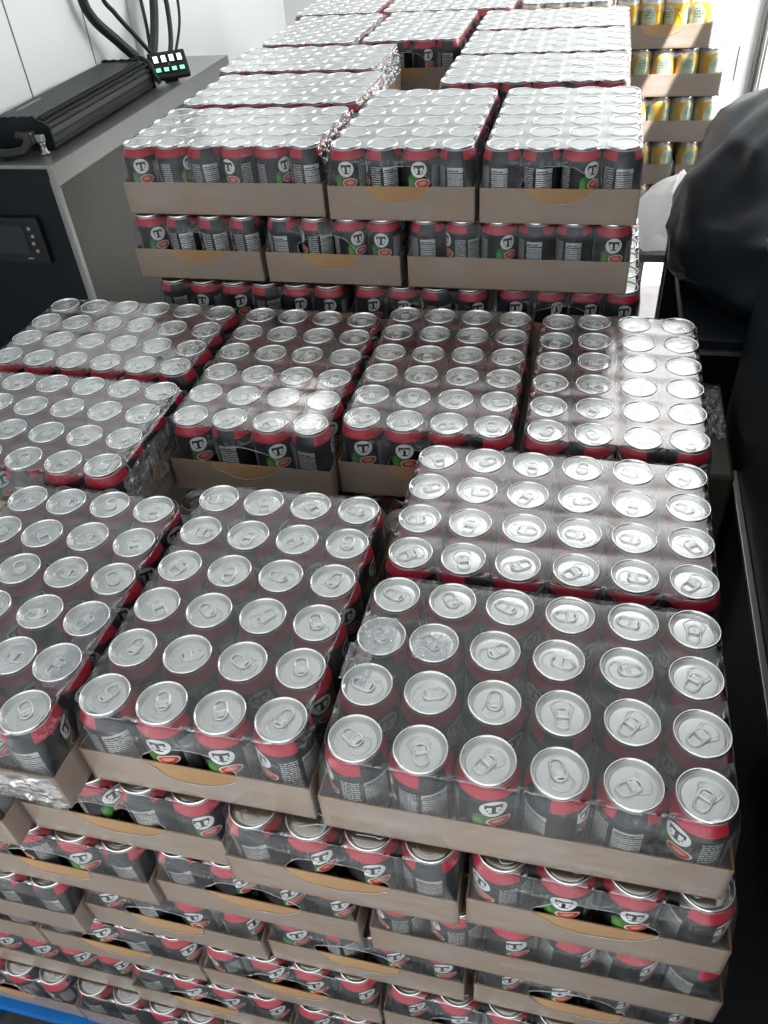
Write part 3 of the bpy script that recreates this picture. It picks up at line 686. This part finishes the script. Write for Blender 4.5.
cable([(-1.11, 1.95, z+.62), (-1.115, 1.93, z+.42), (-1.10, 1.90, z+.33), (-1.08, 1.84, z+.26), (-1.07, 1.775, z+.21)], .007, 'black cable down the right to behind the switch panel')
cable([(-1.09, 1.98, z+.60), (-1.09, 1.96, z+.40), (-1.07, 1.90, z+.30), (-1.07, 1.83, z+.225), (-1.06, 1.80, z+.20)], .004, 'thin black wire looping down farthest right')
cable([(-1.16, 1.92, z+.60), (-1.165, 1.90, z+.44), (-1.16, 1.87, z+.38), (-1.14, 1.83, z+.30), (-1.12, 1.78, z+.222)], .005, 'thin black wire nearest the white wall strip')
cable([(-1.13, 1.640, z+.236), (-1.10, 1.665, z+.252), (-1.065, 1.655, z+.240), (-1.045, 1.640, z+.212), (-1.04, 1.645, z+.195)], .006, 'short black cable arching over the amplifier end')

# ------------------------------------------------------------------ right-hand side
cb = empty('black_cabinet', (.65, .3, 0)); tag(cb, 'tall black cabinet with a steel top edge at the right', 'cabinet')
def LC(b, name, mat, bevel=0, off=(.65, .3, 0)):
    for v in b.bm.verts: v.co -= Vector(off)
    return link(name, b.mesh(name, bevel=bevel), cb, mat)
CT = Z0 + .145
LC(MB().box(.402, 1.10, -.45, .80, 0, CT-.012), 'body', M['black_panel'], .004)
LC(MB().box(.398, .418, -.45, .80, CT-.011, CT).box(.418, 1.10, .782, .80, CT-.011, CT), 'top_edge', M['steel'], .002)
LC(MB().box(.4185, 1.10, -.45, .7815, CT-.0115, CT-.001), 'top', M['black_panel'], .001)
LC(MB().box(.396, .4015, -.44, .61, Z0-.80, Z0-.185), 'door', M['black_gloss'], .002)
LC(MB().box(.392, .4015, -.44, .61, Z0-.183, Z0-.174), 'strip', M['steel'], .001)

tb = empty('black_table', (.6, 1.2, 0)); tag(tb, 'black table behind the cabinet carrying the black bag', 'table')
TZ = Z0 - .070
def LT(b, name, mat, bevel=0):
    for v in b.bm.verts: v.co -= Vector((.6, 1.2, 0))
    return link(name, b.mesh(name, bevel=bevel), tb, mat)
LT(MB().box(.312, 1.10, .86, 1.52, TZ-.03, TZ), 'top', M['black_panel'], .003)
LT(MB().box(.312, 1.10, .854, .860, TZ-.028, TZ-.020), 'edge_strip', M['steel'])
LT(MB().box(.314, 1.098, 1.46, 1.50, .4, TZ-.031), 'back_panel', M['black_matte'])
for x in (.336, 1.07):
    for y in (.89, 1.44): LT(MB().box(x-.02, x+.02, y-.02, y+.02, 0, TZ-.031), 'leg', M['black_matte'])

def blob(name, mat, base, prof, seed, amp=.03, n=72, fold=0.):
    # prof: rows (z, rx, ry, ox, oy); sack surface with folds radiating from its gathered top
    b = MB(); rows = []
    R = 40
    for i in range(R+1):
        t = i/R*(len(prof)-1); k = min(int(t), len(prof)-2); f = t - k; f = f*f*(3-2*f)
        z, rx, ry, ox, oy = [prof[k][q]*(1-f) + prof[k+1][q]*f for q in range(5)]
        row = []
        for j in range(n):
            a = 2*PI*j/n; q = Vector((math.cos(a)*1.5, math.sin(a)*1.5, z*6 + seed))
            s = 1 + amp*(noise.noise(q)*1.4 + .8*noise.noise(q*2.3) + .35*noise.noise(q*5))
            s += fold*(i/R)*abs(math.sin(a*7 + 3*noise.noise(Vector((a*.6, z*4, seed)))))
            row.append(b.bm.verts.new((ox + rx*s*math.cos(a), oy + ry*s*math.sin(a), max(.001, z + (amp*.35*noise.noise(q*1.7 + Vector((5, 0, 0))) if 0 < i else 0)))))
        rows.append(row)
    for A, B in zip(rows, rows[1:]):
        for j in range(n): b.bm.faces.new((A[j], A[(j+1) % n], B[(j+1) % n], B[j]))
    b.bm.faces.new(rows[0][::-1]); b.bm.faces.new(rows[-1])
    o = link(name, b.mesh(name, smooth=True), None, mat); o.location = base; return o
bag = blob('bin_bag', M['black_bag'], (.60, 1.135, TZ + .001), [(.0, .285, .235, 0, 0), (.03, .315, .26, 0, 0), (.14, .325, .265, .0, 0), (.28, .285, .24, .02, 0), (.38, .22, .20, .07, 0), (.48, .15, .14, .10, .0), (.56, .07, .06, .12, 0), (.60, .05, .05, .13, 0), (.66, .09, .08, .15, 0)], 3, .10, fold=.06)
tag(bag, 'big shiny black bin bag standing on the black table', 'bin bag')
st = empty('metal_stand', (.30, 1.62, 0)); tag(st, 'pale metal stand with upright rails holding up the white bag', 'stand')
WZ = Z0 - .205
def LS(b, name, mat, bevel=.001):
    for v in b.bm.verts: v.co -= Vector((.30, 1.62, 0))
    return link(name, b.mesh(name, bevel=bevel), st, mat)
LS(MB().box(.225, .47, 1.545, 1.565, WZ-.02, WZ).box(.225, .47, 1.725, 1.745, WZ-.02, WZ).box(.24, .46, 1.565, 1.725, WZ-.012, WZ), 'shelf', M['steel'])
for x in (.235, .262, .45):
    for y in (1.56, 1.73): LS(MB().box(x-.009, x+.009, y-.009, y+.009, 0, WZ-.021), 'post', M['white_metal'])
wb = blob('white_bag', M['white_bag'], (.345, 1.645, WZ + .001), [(.0, .085, .085, 0, 0), (.02, .125, .11, 0, 0), (.05, .130, .115, -.005, 0), (.09, .105, .10, -.01, 0), (.125, .065, .075, -.015, 0), (.15, .03, .04, -.015, 0), (.16, .01, .01, -.01, 0)], 11, .12, fold=.05)
tag(wb, 'crumpled white plastic bag before the yellow cans', 'bag')
pk = empty('wrapped_package', (.362, .72, 0)); tag(pk, 'dark olive package with shiny crumpled wrap in the gap by the cabinet', 'package')
b = MB().box(.338, .390, .56, .845, 0, Z0-.15)
for v in b.bm.verts: v.co -= Vector((.362, .72, 0))
link('body', b.mesh('body', bevel=.006), pk, M['olive'])
fl = crumple_mesh((-.022, -.06, Z0-.149), (.044, 0, 0), (0, .17, 0), .016, 17, 40); link('shiny_wrap', fl, pk, M['crumple'])
